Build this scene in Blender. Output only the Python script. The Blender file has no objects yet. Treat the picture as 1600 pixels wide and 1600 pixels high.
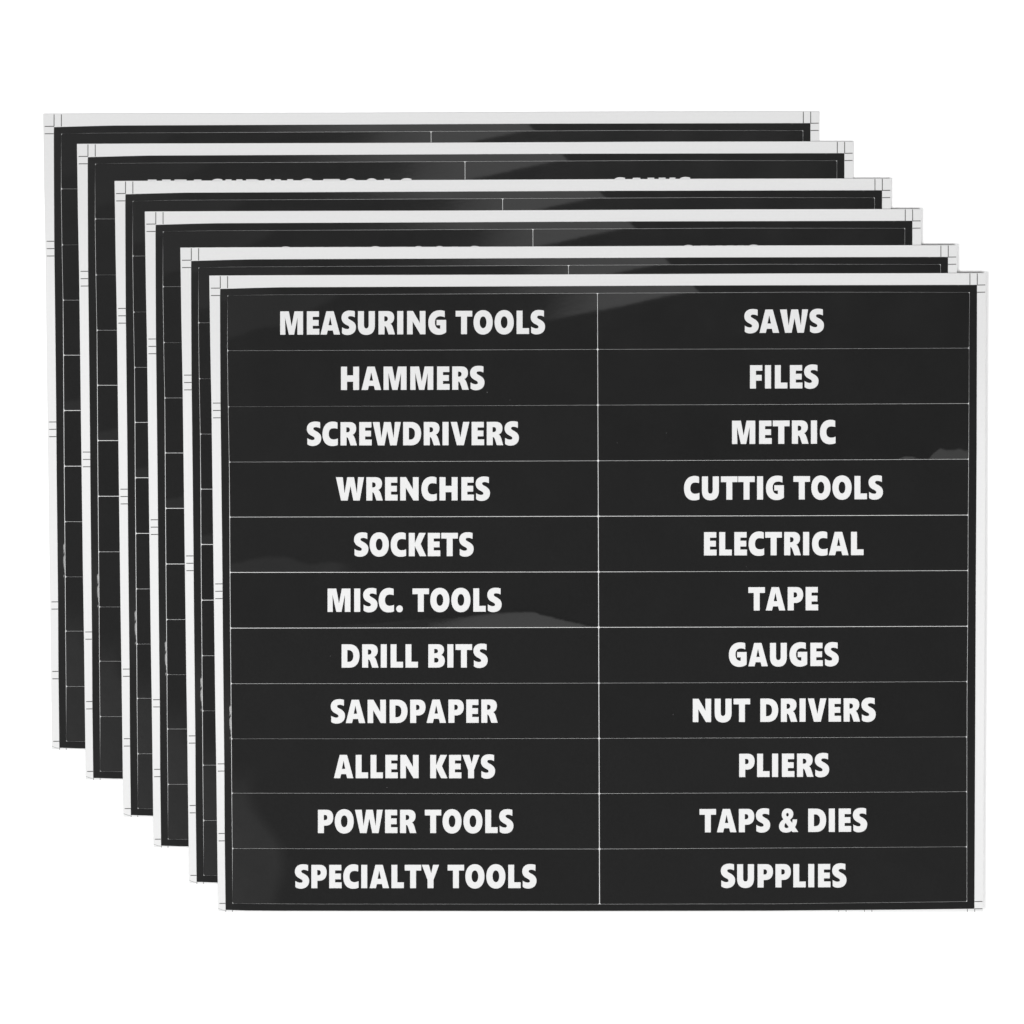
import bpy, bmesh, math, random
import numpy as np
from mathutils import Vector

scene = bpy.context.scene
col = scene.collection

# ------------------------------------------------------------------ camera
S = 0.30 / 1213.0            # metres per photo pixel on the sheets
PITCH = 0.00026               # one sheet lies this much above the one below
NS = 6
ZTOP = PITCH * (NS - 1) + 0.0002
LENS = 240.0
D = 1600 * S * LENS / 36.0   # camera height above the front sheet
cam_d = bpy.data.cameras.new("camera")
cam_d.lens = LENS
cam_d.sensor_width = 36.0
cam_d.clip_start = 0.05
cam_d.clip_end = 50.0
cam = bpy.data.objects.new("camera", cam_d)
cam.location = (0, 0, D + ZTOP)
col.objects.link(cam)
scene.camera = cam

# ------------------------------------------------------------------ world (dim white studio)
world = bpy.data.worlds.new("World")
scene.world = world
world.use_nodes = True
bg = world.node_tree.nodes["Background"]
bg.inputs[0].default_value = (1, 1, 1, 1)
bg.inputs[1].default_value = 0.29
wt = world.node_tree
wtc = wt.nodes.new("ShaderNodeTexCoord")
dot = wt.nodes.new("ShaderNodeVectorMath"); dot.operation = 'DOT_PRODUCT'
dot.inputs[1].default_value = (-0.7, -1.0, 0.0)       # the studio is a little brighter on the left and near sides
wt.links.new(wtc.outputs["Generated"], dot.inputs[0])
mr = wt.nodes.new("ShaderNodeMapRange")
mr.inputs["From Min"].default_value = -0.30
mr.inputs["From Max"].default_value = 0.42
mr.inputs["To Min"].default_value = 0.2
mr.inputs["To Max"].default_value = 2.15
wt.links.new(dot.outputs["Value"], mr.inputs["Value"])
wt.links.new(mr.outputs[0], bg.inputs[0])

# ------------------------------------------------------------------ studio lamps
def softbox(name, loc, target, sx, sy, power):
    d = bpy.data.lights.new(name, 'AREA')
    d.shape = 'RECTANGLE'
    d.size, d.size_y = sx, sy
    d.energy = power
    o = bpy.data.objects.new(name, d)
    o.location = loc
    v = Vector(target) - Vector(loc)
    o.rotation_euler = v.to_track_quat('-Z', 'Y').to_euler()
    col.objects.link(o)
    return o
TOP_EDGE, TOP_Z = 0.5, 3.0   # near edge and height of the overhead softbox whose reflection the film shows
softbox("softbox_left", (-1.3, -0.95, 1.6), (0, 0, 0), 1.1, 1.1, 41.5)
softbox("softbox_right", (1.35, -0.9, 1.7), (0, 0, 0), 1.1, 1.1, 35.5)
softbox("softbox_top", (-0.1, TOP_EDGE + 0.5, TOP_Z), (-0.1, TOP_EDGE + 0.5, 0), 1.6, 1.0, 6.4)

scene.view_settings.view_transform = 'Standard'
scene.view_settings.look = 'None'
scene.view_settings.exposure = 0.0
scene.view_settings.gamma = 1.0
scene.view_settings.use_curve_mapping = False

# ------------------------------------------------------------------ materials
def new_mat(name):
    m = bpy.data.materials.new(name)
    m.use_nodes = True
    nt = m.node_tree
    return m, nt, nt.nodes["Principled BSDF"]

def noise(nt, scale, detail=2.0):
    tc = nt.nodes.new("ShaderNodeTexCoord")
    n = nt.nodes.new("ShaderNodeTexNoise")
    n.inputs["Scale"].default_value = scale
    n.inputs["Detail"].default_value = detail
    nt.links.new(tc.outputs["Object"], n.inputs["Vector"])
    return n

def ramp(nt, src, p0, c0, p1, c1):
    r = nt.nodes.new("ShaderNodeValToRGB")
    r.color_ramp.elements[0].position = p0
    r.color_ramp.elements[1].position = p1
    r.color_ramp.elements[0].color = (c0, c0, c0, 1)
    r.color_ramp.elements[1].color = (c1, c1, c1, 1)
    nt.links.new(src, r.inputs[0])
    return r

# coated white release paper
m_paper, nt, b = new_mat("white_release_paper")
n = noise(nt, 900, 3)
nt.links.new(ramp(nt, n.outputs[0], 0.3, 0.638, 0.7, 0.654).outputs[0], b.inputs["Base Color"])
b.inputs["Roughness"].default_value = 0.42
b.inputs["Specular IOR Level"].default_value = 0.3

# glossy black vinyl film with orange peel and a few dust specks
m_vinyl, nt, b = new_mat("glossy_black_vinyl")
tc = nt.nodes.new("ShaderNodeTexCoord")
vor = nt.nodes.new("ShaderNodeTexVoronoi")
vor.inputs["Scale"].default_value = 100
nt.links.new(tc.outputs["Object"], vor.inputs["Vector"])
lt = nt.nodes.new("ShaderNodeMath"); lt.operation = 'LESS_THAN'
lt.inputs[1].default_value = 0.016
nt.links.new(vor.outputs["Distance"], lt.inputs[0])
rnd = nt.nodes.new("ShaderNodeSeparateColor")
nt.links.new(vor.outputs["Color"], rnd.inputs[0])
gt = nt.nodes.new("ShaderNodeMath"); gt.operation = 'GREATER_THAN'
gt.inputs[1].default_value = 0.55
nt.links.new(rnd.outputs[0], gt.inputs[0])
mu = nt.nodes.new("ShaderNodeMath"); mu.operation = 'MULTIPLY'
nt.links.new(lt.outputs[0], mu.inputs[0]); nt.links.new(gt.outputs[0], mu.inputs[1])
mx = nt.nodes.new("ShaderNodeMix"); mx.data_type = 'RGBA'
nt.links.new(mu.outputs[0], mx.inputs["Factor"])
n2 = noise(nt, 1500, 2)
r2 = ramp(nt, n2.outputs[0], 0.3, 0.0040, 0.7, 0.0062)
nt.links.new(r2.outputs[0], mx.inputs["A"])
dust = ramp(nt, rnd.outputs[1], 0.0, 0.03, 1.0, 0.14)
nt.links.new(dust.outputs[0], mx.inputs["B"])
nt.links.new(mx.outputs["Result"], b.inputs["Base Color"])
n3 = noise(nt, 60, 2)
nt.links.new(ramp(nt, n3.outputs[0], 0.3, 0.14, 0.7, 0.18).outputs[0], b.inputs["Roughness"])
b.inputs["Specular IOR Level"].default_value = 0.5
n4 = noise(nt, 700, 2)
bump = nt.nodes.new("ShaderNodeBump")
bump.inputs["Strength"].default_value = 0.5
bump.inputs["Distance"].default_value = 0.00002
nt.links.new(n4.outputs[0], bump.inputs["Height"])
nt.links.new(bump.outputs[0], b.inputs["Normal"])

# white lettering of the labels
m_white, nt, b = new_mat("white_print")
n = noise(nt, 1200, 2)
nt.links.new(ramp(nt, n.outputs[0], 0.3, 0.652, 0.7, 0.668).outputs[0], b.inputs["Base Color"])
b.inputs["Roughness"].default_value = 0.3
b.inputs["Specular IOR Level"].default_value = 0.3

m_mark, nt, b = new_mat("grey_print")
n = noise(nt, 2000, 2)
nt.links.new(ramp(nt, n.outputs[0], 0.3, 0.02, 0.7, 0.035).outputs[0], b.inputs["Base Color"])
b.inputs["Roughness"].default_value = 0.5

m_back, nt, b = new_mat("white_backdrop")
n = noise(nt, 40, 2)
nt.links.new(ramp(nt, n.outputs[0], 0.3, 0.945, 0.7, 0.955).outputs[0], b.inputs["Base Color"])
b.inputs["Roughness"].default_value = 0.8
b.inputs["Specular IOR Level"].default_value = 0.2

# ------------------------------------------------------------------ tools
CX, CY = 934.0, 928.0        # photo pixel of the front sheet's origin

def to_obj(X, Y):
    return (np.asarray(X, float) - CX) * S, (CY - np.asarray(Y, float)) * S

def link_mesh(name, verts, faces, mat, parent, smooth=True, sharp_from=None):
    me = bpy.data.meshes.new(name)
    me.from_pydata([tuple(map(float, v)) for v in verts], [], [tuple(map(int, f)) for f in faces])
    me.materials.append(mat)
    me.update()
    if smooth:
        sm = np.ones(len(me.polygons), bool)
        if sharp_from is not None:
            sm[sharp_from:] = False
        me.polygons.foreach_set("use_smooth", sm)
    o = bpy.data.objects.new(name, me)
    col.objects.link(o)
    if parent:
        o.parent = parent
    return o

def sstep(a, b, x):
    t = np.clip((x - a) / (b - a), 0, 1)
    return t * t * (3 - 2 * t)

# ------------------------------------------------------------------ the sheet's lines (photo pixels of the front sheet)
def lin(pts):
    p = np.array(pts, float)
    return lambda t: np.interp(t, p[:, 0], p[:, 1])

paper_top = lin([(327, 430.6), (440, 430), (840, 429), (1240, 427.2), (1541, 426.7)])
paper_bot = lin([(340, 1424.6), (356, 1425.0), (900, 1425.2), (1300, 1425), (1537, 1424.8)])
paper_lef = lin([(430, 327), (550, 328.8), (635, 330.5), (900, 333.8), (1100, 336.4), (1200, 338), (1425, 340.8)])
paper_rig = lin([(426, 1540.8), (550, 1540), (900, 1539), (1200, 1537), (1425, 1536.2)])
vin_top = lin([(344, 451.5), (400, 449.9), (440, 449), (730, 447.8), (1100, 446.1), (1526, 445.2)])
vin_bot = lin([(352, 1421.7), (385, 1422.8), (440, 1423.2), (900, 1423.5), (1200, 1423), (1400, 1421.4), (1523, 1420)])
vin_lef = lin([(445, 344.2), (465, 343.8), (530, 344), (630, 344.5), (830, 346.8), (900, 347.5), (1000, 348.3), (1200, 350.5), (1300, 351), (1424, 352.5)])
vin_rig = lin([(440, 1526.6), (500, 1526.5), (700, 1526), (900, 1524.8), (1200, 1523.5), (1424, 1522.5)])
cut_lef = lin([(455, 355.5), (548, 355.3), (635, 356.5), (730, 358.3), (830, 359), (890, 359.3), (980, 360), (1070, 360.8), (1150, 361.6), (1240, 362.1), (1325, 363), (1414, 363.3)])
cut_mid = lin([(455, 933.5), (830, 934.9), (980, 935.4), (1080, 935.7), (1150, 936), (1414, 936.8)])
cut_rig = lin([(455, 1515), (545, 1514.2), (630, 1514), (718, 1513.5), (805, 1512.8), (890, 1512.5), (980, 1512), (1065, 1511.2), (1152, 1510.8), (1414, 1510.8)])
ROWS = [lin([(356, 462), (380, 461.4), (430, 460.6), (700, 459.4), (935, 458.2), (1100, 457.4), (1250, 456.5), (1515, 456.8)])]
for a, m, z in [(548, 546, 543.9), (635.5, 633, 630.5), (722, 720, 717.5), (808, 806.7, 804.8), (894.5, 893.6, 891.5),
                (981.5, 980.3, 978.5), (1068.3, 1067.4, 1065), (1154.4, 1153.8, 1151.3), (1239.3, 1240, 1237), (1325.8, 1326.6, 1323)]:
    ROWS.append(lin([(356, a), (646, (a + m) / 2 + .15), (935, m), (1224, (m + z) / 2 + .2), (1515, z)]))
ROWS.append(lin([(356, 1411.6), (500, 1412.6), (935, 1412.8), (1224, 1412.2), (1515, 1408.6)]))
ROWGAP = [lin([(x, w * f) for x, w in q]) for q, f in zip((
    [(360, .12), (400, .3), (700, .55), (1200, .55), (1500, .3)], [(360, .45), (700, .6), (1510, .5)], [(360, .3), (700, .4), (950, .55), (1510, .75)],
    [(360, .5), (700, .75), (1510, .8)], [(360, .8), (900, 1.15), (1510, .95)], [(360, 1.05), (930, .95), (1100, .6), (1510, .75)],
    [(360, 1.05), (930, 1.0), (1510, .9)], [(360, .7), (930, .55), (1510, .55)], [(360, .4), (930, .6), (1510, .6)], [(360, .55), (930, .7), (1510, .5)],
    [(360, .5), (930, .7), (1510, .45)], [(360, .2), (420, .45), (930, .5), (1500, .45)]),
    (.6, .55, .55, .62, .82, .9, .88, .62, .55, .55, .55, .55))]
gap_l = lin([(455, .08), (500, .28), (560, .5), (700, .5), (780, .8), (1000, .85), (1180, .8), (1340, .5), (1400, .15)])
gap_m = lin([(455, .75), (800, 1.05), (1414, 1.2)])
gap_r = lin([(455, .3), (560, .28), (700, .5), (1100, .55), (1414, .4)])

# ------------------------------------------------------------------ how the glossy film is tilted, in degrees towards +x and +y; the gloss shows it
def need(Y):
    # tilt at which a point of the front sheet begins to mirror the overhead softbox
    y = (800 - Y) * S
    return np.degrees((np.arctan((TOP_EDGE - y) / TOP_Z) - np.arctan(y / D)) / 2)

def tilt(X, Y, kind):
    X = np.asarray(X, float); Y = np.asarray(Y, float)
    th = need(Y)
    tx = np.zeros_like(X); ty = np.zeros_like(X)
    def soft(d, w):            # 0..2 over the width w, passing 1 at d = 0
        return 2 * sstep(-w / 2, w / 2, d)
    wob = 1.2 * np.sin(X / 9.1 + Y / 5.0) + 0.8 * np.sin(X / 4.3 + 1.3) + 0.6 * np.sin(X / 2.3)
    if kind == 'border':
        m = soft(1093 - X - (456 - Y) * 1.0, 14) * sstep(500, 1010, X) * (Y < 500)
        ty += th * m * 0.80
        g = np.exp(-((Y - 1120) / 60.0) ** 2) * (X < 366)
        rs = np.random.RandomState(7).rand(*X.shape)
        edge = (X > 359.3) & (X < 364) & (np.abs(Y - 1128) < 26) & (rs > 0.25)
        tx -= g * (7.5 + 1.5 * rs)
        tx -= 10.0 * edge * rs
        ty -= 10.0 * edge * rs
        tx -= 2.0 * ((X < 366) & (Y > 460))
        tx -= 9.0 * sstep(470, 355, X) * (Y < 470)
    else:
        r, c = kind
        if r == 0:
            yl = np.where(X > 850, 505 - (X - 850) * 0.219, 505 + (850 - X) * 0.02)
            ty += th * soft(yl - Y + 0.25 * wob, 14) * sstep(740, 1000, X + (Y - 470) * 0.6) * 0.78
            if c == 0:
                yl2 = np.interp(X, [358, 365, 402, 430, 450, 490, 545], [532, 530, 516, 514, 505, 485, 460])
                tx -= 9.0 * sstep(-2, 9, yl2 - Y + 0.4 * wob) * sstep(560, 500, X)
        if (r, c) == (2, 1):
            yl = 701.5 + 22 * sstep(1468, 1440, X) + 3 * sstep(1492, 1512, X) + 0.9 * wob
            yl = np.minimum(yl, 713 + 0.012 * np.abs(X - 1417) ** 2 + 0.5 * wob)
            ty += th * soft(Y - yl, 9) * 0.75
        if (r, c) == (5, 0):
            yl = 955.5 + np.where(X > 838, (X - 838) * 0.24 + 2.2 * sstep(838, 846, X), 0) + np.where(X < 780, (780 - X) * 0.085, 0) + 0.3 * wob
            ty += th * soft(Y - yl, 14) * sstep(590, 830, X + (Y - 960) * 3) * 0.72
            tx -= 9.0 * sstep(0, 4, Y - yl) * sstep(700, 660, X)
        if (r, c) == (4, 0):
            yl = 866 + 10 * (1 - sstep(360, 425, X)) + 12 * sstep(440, 490, X) - 4 * np.exp(-((X - 520) / 20) ** 2) + 0.4 * wob
            tx -= 9.0 * sstep(0, 8, Y - yl) * sstep(560, 520, X)
        if r >= 7 and c == 0:
            tx -= 9.0 * sstep(-10, 20, 440 + 8 * np.sin(Y / 26.0) - 40 * sstep(1330, 1230, Y) - X) * sstep(1180, 1260, Y)
        # every label lies a little differently
        ty += 0.5 * math.sin(r * 2.7 + c * 1.9)
        tx += 0.5 * math.cos(r * 1.3 + c * 4.1)
    return tx, ty

def shade_lean(X, Y):
    # normals lean on the flat sheet to add shade at far and near ends
    Y = np.asarray(Y, float)
    return 0 * Y, 6.5 * sstep(760, 500, Y) + 4.5 * sstep(1050, 1400, Y)

def tilt_normals(me, ntop, X, Y, kind):
    tx, ty = shade_lean(X, Y) if kind == 'paper' else tilt(X, Y, kind)
    nrm = np.stack([np.tan(np.radians(tx)), np.tan(np.radians(ty)), np.ones_like(tx)], -1).reshape(-1, 3)
    nrm /= np.linalg.norm(nrm, axis=1)[:, None]
    ln = np.empty(len(me.loops) * 3, np.float32)
    me.corner_normals.foreach_get("vector", ln)
    ln = ln.reshape(-1, 3)
    vi = np.empty(len(me.loops), np.int32)
    me.loops.foreach_get("vertex_index", vi)
    sel = vi < ntop
    ln[sel] = nrm[vi[sel]]
    me.normals_split_custom_set([tuple(map(float, q)) for q in ln])

T_PAPER = 0.00015
T_FILM = 0.00005
Z_FILM = T_PAPER + T_FILM

def grid_plate(name, PX, PY, kind, mat, parent, ztop, zbot):
    """a thin plate over a grid of photo-pixel points, with side walls"""
    nu, nv = PX.shape
    x, y = to_obj(PX, PY)
    z = np.full_like(x, ztop)
    top = np.stack([x, y, z], -1).reshape(-1, 3)
    idx = np.arange(nu * nv).reshape(nu, nv)
    faces = np.stack([idx[:-1, :-1], idx[1:, :-1], idx[1:, 1:], idx[:-1, 1:]], -1).reshape(-1, 4)
    # make the top face up
    a, b_, c_ = top[faces[0][0]], top[faces[0][1]], top[faces[0][2]]
    if np.cross(b_ - a, c_ - b_)[2] < 0:
        faces = faces[:, ::-1]
    loop = np.concatenate([idx[:-1, 0], idx[-1, :-1], idx[1:, -1][::-1], idx[0, 1:][::-1]])
    n0 = len(top); k = len(loop)
    up = top[loop]; dn = up.copy(); dn[:, 2] = zbot
    verts = np.concatenate([top, up, dn])
    i = np.arange(k); j = (i + 1) % k
    walls = np.stack([n0 + i, n0 + j, n0 + k + j, n0 + k + i], -1)
    allf = [tuple(f) for f in faces] + [tuple(f) for f in walls]
    o = link_mesh(name, verts, allf, mat, parent, True, len(faces))
    if kind is not None:
        tilt_normals(o.data, n0, PX, PY, kind)
    return o

# ------------------------------------------------------------------ lettering: outlines, 388 units cap height
GL = {
 'A': (325, 8, 8, ["M0,0 L97,388 L219,388 L325,0 L222,0 L205,68 L121,68 L104,0", "M133,155 L161,292 L190,155"]),
 'B': (275, 32, 11, ["M0,0 L0,388 L150,388 C225,388 262,352 262,296 C262,254 240,226 215,211 C252,198 275,163 275,114 C275,44 232,0 150,0",
        "M98,83 L98,162 L125,162 C155,162 170,146 170,123 C170,98 155,83 125,83", "M98,238 L98,310 L120,310 C146,310 160,296 160,274 C160,252 146,238 120,238"]),
 'C': (256, 16, 12, ["M249,277 C228,284 205,287 182,287 C131,287 104,250 104,193 C104,135 132,100 184,100 C212,100 234,106 255,117 L255,8 C230,-4 200,-9 162,-9 C60,-9 0,65 0,190 C0,315 66,397 172,397 C206,397 230,391 249,380"]),
 'D': (298, 32, 13, ["M0,0 L0,388 L128,388 C238,388 298,312 298,197 C298,77 238,0 128,0", "M95,95 L95,293 L112,293 C166,293 196,256 196,196 C196,131 166,95 112,95"]),
 'E': (207, 32, 12, ["M0,0 L0,388 L202,388 L202,296 L98,296 L98,244 L195,244 L195,148 L98,148 L98,97 L207,97 L207,0"]),
 'F': (203, 32, 13, ["M0,0 L0,388 L203,388 L203,296 L98,296 L98,227 L193,227 L193,131 L98,131 L98,0"]),
 'G': (297, 16, 21, ["M273,281 C250,293 225,299 200,299 C145,299 110,262 110,200 C110,132 140,92 187,92 L198,94 L198,150 L138,150 L138,238 L297,238 L297,32 C265,6 222,-9 176,-9 C70,-9 0,65 0,190 C0,320 75,398 190,398 C222,398 250,393 273,385"]),
 'H': (300, 32, 32, ["M0,0 L0,388 L100,388 L100,243 L202,243 L202,388 L300,388 L300,0 L202,0 L202,138 L100,138 L100,0"]),
 'I': (100, 32, 32, ["M0,0 L0,388 L100,388 L100,0"]),
 'K': (290, 32, -6, ["M0,0 L0,388 L99,388 L99,217 L171,388 L281,388 L196,202 L290,0 L183,0 L99,172 L99,0"]),
 'L': (207, 32, 10, ["M0,0 L0,388 L98,388 L98,97 L207,97 L207,0"]),
 'M': (380, 32, 31, ["M0,0 L0,388 L144,388 L190,140 L237,388 L380,388 L380,0 L286,0 L288,284 L231,0 L145,0 L81,284 L87,0"]),
 'N': (305, 32, 31, ["M0,0 L0,388 L97,388 L212,187 L210,388 L305,388 L305,0 L219,0 L92,214 L93,0"]),
 'O': (318, 16, 16, ["M159,398 C255,398 318,318 318,195 C318,72 255,-8 159,-8 C63,-8 0,72 0,195 C0,318 63,398 159,398", "M159,294 C192,294 215,254 215,196 C215,138 192,98 159,98 C126,98 103,138 103,196 C103,254 126,294 159,294"]),
 'P': (256, 32, 10, ["M0,0 L0,388 L142,388 C214,388 256,342 256,262 C256,175 208,124 130,124 L100,124 L100,0", "M98,215 L98,302 L115,302 C143,302 157,286 157,259 C157,231 143,215 115,215"]),
 'R': (273, 32, 6, ["M0,0 L0,388 L150,388 C218,388 260,350 260,284 C260,232 238,194 198,177 C219,166 231,138 240,112 L273,0 L167,0 L137,92 C127,122 118,135 100,137 L100,0", "M96,217 L96,302 L112,302 C140,302 155,286 155,261 C155,234 139,217 112,217"]),
 'S': (238, 17, 5, ["M220,286 C195,300 170,306 150,306 C122,306 107,297 107,280 C107,262 125,253 150,240 C207,210 238,178 238,122 C238,40 180,-8 95,-8 C60,-8 30,2 8,22 L8,122 C30,105 62,91 92,91 C116,91 129,100 129,116 C129,135 112,145 85,159 C25,188 0,225 0,279 C0,353 55,398 135,398 C170,398 200,394 220,385"]),
 'T': (275, 5, 6, ["M0,388 L275,388 L275,293 L188,293 L188,0 L90,0 L90,293 L0,293"]),
 'U': (281, 29, 29, ["M0,388 L100,388 L100,165 C100,122 112,101 139,101 C167,101 179,122 179,165 L179,388 L281,388 L281,150 C281,45 228,-8 140,-8 C50,-8 0,45 0,150"]),
 'V': (310, 5, 5, ["M0,388 L103,388 L160,130 L206,388 L310,388 L217,0 L102,0"]),
 'W': (466, 5, 7, ["M0,388 L113,388 L143,120 L188,388 L300,388 L347,120 L367,388 L466,388 L395,0 L290,0 L241,242 L194,0 L85,0"]),
 'Y': (288, 4, 6, ["M0,388 L118,388 L156,246 L189,388 L288,388 L195,137 L195,0 L96,0 L96,137"]),
 '&': (320, 10, 1, ["M225,0 L208,20 C180,0 150,-9 115,-9 C45,-9 0,30 0,93 C0,145 28,180 72,210 C55,235 45,260 45,288 C45,350 85,393 142,393 C200,393 237,355 237,300 C237,260 215,228 180,203 L218,153 C224,170 226,190 226,210 L300,210 C298,160 288,118 265,83 L320,0",
        "M118,285 C118,305 126,318 140,318 C154,318 162,306 162,290 C162,275 152,262 140,256 C126,264 118,273 118,285", "M110,153 C96,138 90,122 90,103 C90,80 104,66 125,66 C140,66 152,72 162,83"]),
 '.': (110, 24, 24, ["M55,107 C86,107 110,82 110,50 C110,18 86,-7 55,-7 C24,-7 0,18 0,50 C0,82 24,107 55,107"]),
}
SPACE = 132
def flatten(path):
    pts = []
    for tok in path.replace("M", " M").replace("L", " L").replace("C", " C").split():
        if tok[0] in "ML":
            pts.append(tuple(map(float, tok[1:].split(","))))
            pend = None
        elif tok[0] == "C":
            pend = [tuple(map(float, tok[1:].split(",")))]
        else:
            pend.append(tuple(map(float, tok.split(","))))
            if len(pend) == 3:
                p0 = np.array(pts[-1]); p1, p2, p3 = map(np.array, pend)
                for t in np.linspace(0, 1, 13)[1:]:
                    q = (1-t)**3*p0 + 3*(1-t)**2*t*p1 + 3*(1-t)*t*t*p2 + t**3*p3
                    pts.append(tuple(q))
                pend = None
    if abs(pts[0][0]-pts[-1][0]) + abs(pts[0][1]-pts[-1][1]) < 1e-6:
        pts.pop()
    return pts

def layout(text):
    x = 0.0; out = []
    for ch in text:
        if ch == ' ':
            x += SPACE; continue
        w, l, r, paths = GL[ch]
        x += l
        out.append((x, paths, w)); x += w + r
    x0 = out[0][0]; x1 = out[-1][0] + out[-1][2]
    return out, x0, x1

UNIT = 36.45 / 388.0
def lettering(text, xl, xr, yl, yr, kind, parent):
    out, x0, x1 = layout(text)
    k = (xr - xl) / (x1 - x0)
    cu = bpy.data.curves.new("lettering", 'CURVE')
    cu.dimensions = '2D'; cu.fill_mode = 'BOTH'
    for gx, paths, w in out:
        for p in paths:
            pts = flatten(p)
            sp = cu.splines.new('POLY')
            sp.points.add(len(pts) - 1)
            for q, (a, b2) in zip(sp.points, pts):
                X = xl + (gx + a - x0) * k
                Y = yl + (yr - yl) * (X - xl) / (xr - xl) - b2 * UNIT
                px, py = to_obj(X, Y)
                q.co = (px * 1000, py * 1000, 0, 1)
            sp.use_cyclic_u = True
    tmp = bpy.data.objects.new("lettering", cu)
    col.objects.link(tmp)
    dg = bpy.context.evaluated_depsgraph_get()
    me = bpy.data.meshes.new_from_object(tmp.evaluated_get(dg))
    bpy.data.objects.remove(tmp)
    bpy.data.curves.remove(cu)
    me.name = "lettering"
    bm = bmesh.new(); bm.from_mesh(me)
    bmesh.ops.remove_doubles(bm, verts=bm.verts, dist=1e-4)
    V = np.array([v.co[:] for v in bm.verts]) / 1000
    z = np.full(len(V), Z_FILM + 0.00003)
    for v, c, zz in zip(bm.verts, V, z):
        v.co = (c[0], c[1], zz)
    bmesh.ops.recalc_face_normals(bm, faces=bm.faces[:])
    if sum(f.normal.z for f in bm.faces) < 0:
        bmesh.ops.reverse_faces(bm, faces=bm.faces[:])
    be = [e for e in bm.edges if e.is_boundary]
    ret = bmesh.ops.extrude_edge_only(bm, edges=be)
    for g in ret['geom']:
        if isinstance(g, bmesh.types.BMVert):
            g.co.z -= 0.00004
    ntop = len(V)
    bm.verts.index_update()
    bm.to_mesh(me); bm.free()
    me.polygons.foreach_set("use_smooth", np.ones(len(me.polygons), bool))
    ln = np.empty(len(me.loops) * 3, np.float32)
    me.corner_normals.foreach_get("vector", ln)
    ln = ln.reshape(-1, 3).copy()
    tx, ty = shade_lean(V[:, 0] / S + CX, CY - V[:, 1] / S)
    for p in me.polygons:
        if abs(p.normal.z) > 0.5:
            for li in p.loop_indices:
                vi = me.loops[li].vertex_index
                q = Vector((0, math.tan(math.radians(ty[vi])), 1)).normalized()
                ln[li] = q
        else:
            for li in p.loop_indices:
                ln[li] = p.normal
    me.normals_split_custom_set([tuple(map(float, q)) for q in ln])
    me.materials.clear(); me.materials.append(m_white)
    o = bpy.data.objects.new("lettering", me)
    col.objects.link(o)
    o.parent = parent
    return o

WORDS = [
 [("MEASURING TOOLS", 437.8, 851.6, 523.0, 521.7), ("SAWS", 1163, 1287.4, 520.3, 519.7)],
 [("HAMMERS", 532.8, 757, 609.4, 608.9), ("FILES", 1171.9, 1278.9, 607.1, 606.8)],
 [("SCREWDRIVERS", 479.5, 810.8, 696.1, 695.5), ("METRIC", 1143.8, 1305.6, 693.8, 693.2)],
 [("WRENCHES", 524.9, 765.6, 782.1, 781.9), ("CUTTIG TOOLS", 1068.8, 1379.6, 781.0, 780.0)],
 [("SOCKETS", 553.2, 740, 869.2, 869.0), ("ELECTRICAL", 1100, 1349.3, 867.9, 867.4)],
 [("MISC. TOOLS", 511.9, 783.8, 956.1, 955.7), ("TAPE", 1169.3, 1278.3, 954.0, 953.6)],
 [("DRILL BITS", 533.8, 762.0, 1043.2, 1043.0), ("GAUGES", 1138.9, 1310.5, 1041.2, 1040.6)],
 [("SANDPAPER", 516.8, 777.6, 1129.9, 1129.3), ("NUT DRIVERS", 1082.5, 1368.3, 1128.3, 1127.4)],
 [("ALLEN KEYS", 521.8, 773.6, 1215.9, 1216.0), ("PLIERS", 1155, 1295.5, 1214.2, 1213.7)],
 [("POWER TOOLS", 496.8, 802.2, 1301.7, 1301.6), ("TAPS & DIES", 1093, 1355, 1300.6, 1299.6)],
 [("SPECIALTY TOOLS", 460.8, 838.3, 1387.8, 1387.6), ("SUPPLIES", 1126.3, 1322.6, 1386.9, 1386.2)],
]

# ------------------------------------------------------------------ backdrop
me = bpy.data.meshes.new("white_backdrop")
me.from_pydata([(-3, -3, 0), (3, -3, 0), (3, 3, 0), (-3, 3, 0)], [], [(0, 1, 2, 3)])
me.materials.append(m_back)
o = bpy.data.objects.new("white_backdrop", me)
o["kind"] = "structure"
col.objects.link(o)

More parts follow.
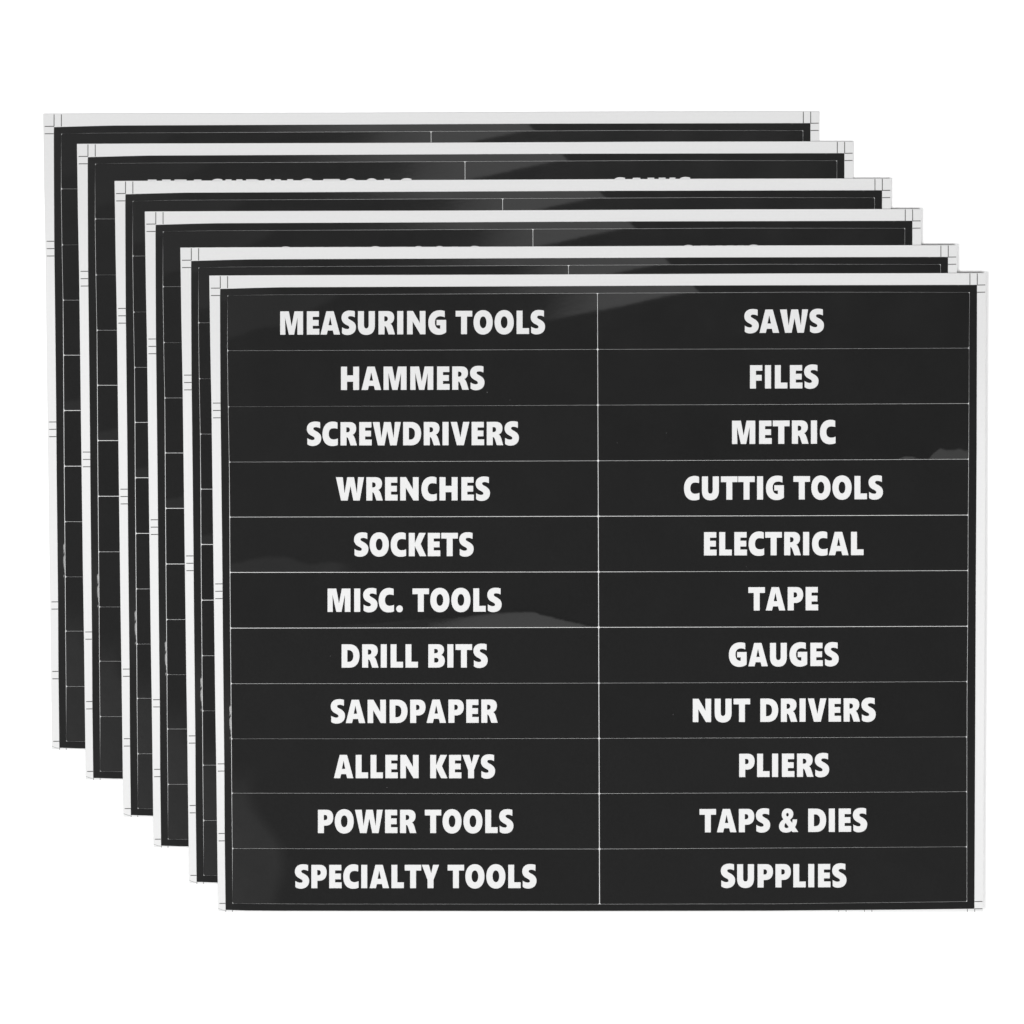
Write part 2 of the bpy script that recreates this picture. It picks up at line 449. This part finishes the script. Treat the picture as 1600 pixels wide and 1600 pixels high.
# ------------------------------------------------------------------ one sheet of labels
def make_sheet():
    root = bpy.data.objects.new("label_sheet", None)
    root.empty_display_size = 0.02
    col.objects.link(root)
    # backing paper
    u = np.linspace(0, 1, 81)[:, None]; v = np.linspace(0, 1, 61)[None, :]
    Y = 428 + (1424.8 - 428) * v + 0 * u
    X = paper_lef(Y) * (1 - u) + paper_rig(Y) * u
    Y = paper_top(X) * (1 - v) + paper_bot(X) * v
    X = paper_lef(Y) * (1 - u) + paper_rig(Y) * u
    paper = grid_plate("backing_paper", X, Y, 'paper', m_paper, root, T_PAPER, 0.0)
    # printed crop marks
    def bar(x0, y0, x1, y1, w=1.25):
        dx, dy = x1 - x0, y1 - y0; L = math.hypot(dx, dy)
        nx, ny = -dy / L * w / 2, dx / L * w / 2
        V = []; b0 = 0
        for (a, b_) in ((x0 + nx, y0 + ny), (x0 - nx, y0 - ny), (x1 - nx, y1 - ny), (x1 + nx, y1 + ny)):
            x, y = to_obj(a, b_); V.append((float(x), float(y), T_PAPER + 0.000012))
        link_mesh("crop_mark", V, [(0, 1, 2, 3)], m_mark, paper, False)
    for x in (344.2, 355.6):
        bar(x, 431.6, x, 450.4)
    for x in (1515.5, 1527.0):
        bar(x, 427.4, x, 445)
    for y in (450.2, 461.7, 629.8, 641.3, 652.8, 912.3, 923.8, 935.3, 1193.5, 1204.8, 1302.3, 1313.8, 1411.5):
        bar(float(paper_lef(y)) + 2.2, y + .1, float(vin_lef(y)) - .2, y)
    for y in (445.3, 456.6, 1408.6, 1420.0):
        bar(float(vin_rig(y)) + .3, y + .1, float(paper_rig(y)) - 1.2, y - .1)
    for x in (352.8, 363.3, 1310.5, 1322.0, 1350.8, 1362.3, 1511.5, 1523.0):
        bar(x, float(vin_bot(x)) + .2, x, 1424.7, 1.0)
    arc = [(341.2, 1419.2), (344, 1420.6), (347.5, 1421.8), (351.8, 1422.4)]
    V = []
    for (a, b_) in arc:
        for w in (0.25, -0.25):
            x, y = to_obj(a, b_ + w); V.append((float(x), float(y), T_PAPER + 0.000012))
    link_mesh("corner_crease", V, [(2 * i, 2 * i + 1, 2 * i + 3, 2 * i + 2) for i in range(3)], m_mark, paper, False)
    # black border strip around the labels (ring)
    n = 260
    t = np.linspace(0, 1, n + 1)[:-1]
    def ring(le, ri, to, bo, grow):
        xs = []; ys = []
        y0l = 450; y1l = 1416
        # corner points by fixed point iteration
        def corner(fx, fy, x, y):
            for _ in range(6):
                y = float(fy(x)); x = float(fx(y))
            return x, y
        tl = corner(le, to, 350, 455); tr = corner(ri, to, 1515, 455)
        br = corner(ri, bo, 1515, 1415); bl = corner(le, bo, 355, 1415)
        g = grow
        X = tl[0] + (tr[0] - tl[0]) * t; xs.append(X); ys.append(to(X) - g)
        Yv = tr[1] + (br[1] - tr[1]) * t; xs.append(ri(Yv) + g); ys.append(Yv)
        X = br[0] + (bl[0] - br[0]) * t; xs.append(X); ys.append(bo(X) + g)
        Yv = bl[1] + (tl[1] - bl[1]) * t; xs.append(le(Yv) - g); ys.append(Yv)
        xs = np.concatenate(xs); ys = np.concatenate(ys)
        for i, (sx, sy) in zip((0, n, 2 * n, 3 * n), ((-1, -1), (1, -1), (1, 1), (-1, 1))):
            c0 = (tl, tr, br, bl)[i // n]
            xs[i] = c0[0] + sx * g; ys[i] = c0[1] + sy * g
        return xs, ys
    ox, oy = ring(vin_lef, vin_rig, vin_top, vin_bot, 0.0)
    cut_l = lambda y: cut_lef(y) - gap_l(y) / 2
    cut_r = lambda y: cut_rig(y) + gap_r(y) / 2
    cut_t = lambda x: ROWS[0](x) - ROWGAP[0](x) / 2
    cut_b = lambda x: ROWS[-1](x) + ROWGAP[-1](x) / 2
    ix, iy = ring(cut_l, cut_r, cut_t, cut_b, 0.0)
    f = np.linspace(0, 1, 9)[:, None]
    PX = ox[None] * (1 - f) + ix[None] * f
    PY = oy[None] * (1 - f) + iy[None] * f
    x, y = to_obj(PX, PY)
    z = np.full_like(x, Z_FILM)
    N = 4 * n
    top = np.stack([x, y, z], -1).reshape(-1, 3)
    idx = np.arange(9 * N).reshape(9, N)
    nx_ = np.roll(idx, -1, axis=1)
    faces = np.stack([idx[:-1], idx[1:], nx_[1:], nx_[:-1]], -1).reshape(-1, 4)
    a, b_, c_ = top[faces[5][0]], top[faces[5][1]], top[faces[5][2]]
    if np.cross(b_ - a, c_ - b_)[2] < 0:
        faces = faces[:, ::-1]
    verts = [top]; allf = [tuple(q) for q in faces]; base = len(top)
    for loop in (idx[0], idx[-1][::-1]):
        up = top[loop]; dn = up.copy(); dn[:, 2] = T_PAPER - 0.00002
        verts += [up, dn]
        i = np.arange(N); j = (i + 1) % N
        allf += [tuple(q) for q in np.stack([base + i, base + j, base + N + j, base + N + i], -1)]
        base += 2 * N
    strip = link_mesh("border_strip", np.concatenate(verts), allf, m_vinyl, root, True, len(faces))
    tilt_normals(strip.data, len(top), PX, PY, 'border')
    # the labels
    for r in range(11):
        for c in range(2):
            la, ga = ((cut_lef, gap_l), (cut_mid, gap_m))[c]
            lb, gb = ((cut_mid, gap_m), (cut_rig, gap_r))[c]
            ta, tb = ROWS[r], ROWS[r + 1]
            u = np.linspace(0, 1, 290)[:, None]; v = np.linspace(0, 1, 45)[None, :]
            xm = (la(500) + lb(500)) / 2
            Y = float(ta(xm)) * (1 - v) + float(tb(xm)) * v + 0 * u
            for _ in range(3):
                X = (la(Y) + ga(Y) / 2) * (1 - u) + (lb(Y) - gb(Y) / 2) * u
                Y = (ta(X) + ROWGAP[r](X) / 2) * (1 - v) + (tb(X) - ROWGAP[r + 1](X) / 2) * v
            # slightly rounded die cut corners
            for (i, sx) in ((0, 1), (-1, -1)):
                for (j, sy) in ((0, 1), (-1, -1)):
                    X[i, j] += 0.6 * sx; Y[i, j] += 0.6 * sy
            lab = grid_plate("label", X, Y, (r, c), m_vinyl, root, Z_FILM, T_PAPER - 0.00002)
            w = WORDS[r][c]
            lab["label"] = "black label reading " + w[0]
            lettering(*w, (r, c), lab)
    return root

proto = make_sheet()

def copy_tree(o, parent=None):
    c = o.copy()
    col.objects.link(c)
    c.parent = parent
    for ch in list(o.children):
        copy_tree(ch, c)
    return c

# offsets of the sheets against the front one, photo pixels (right, down); back to front
OFFS = [(-260, -253), (-207, -206), (-148.2, -148), (-100.9, -100.2), (-45.3, -43.7), (0, 0)]
LABELS = [
 "backmost black label sheet, lowest of the fanned stack, lying on the white backdrop",
 "black label sheet second from the back, upper halves of its MEASURING TOOLS letters showing",
 "black label sheet third from the back, without any letters showing",
 "black label sheet third from the front, only the tips of its letters showing",
 "black label sheet directly behind the front one, without any letters showing",
 "front black label sheet on top of the stack, all its white tool names readable",
]
for i in range(NS):
    s = proto if i == NS - 1 else copy_tree(proto)
    k = (D + PITCH * (NS - 1 - i)) / D
    dx, dy = OFFS[i]
    s.location = ((CX + dx - 800) * S * k, (800 - CY - dy) * S * k, PITCH * i + 0.00004)
    s["label"] = LABELS[i]
    s["category"] = "label sheet"
    s["group"] = "sheets of tool labels fanned out in a stack"
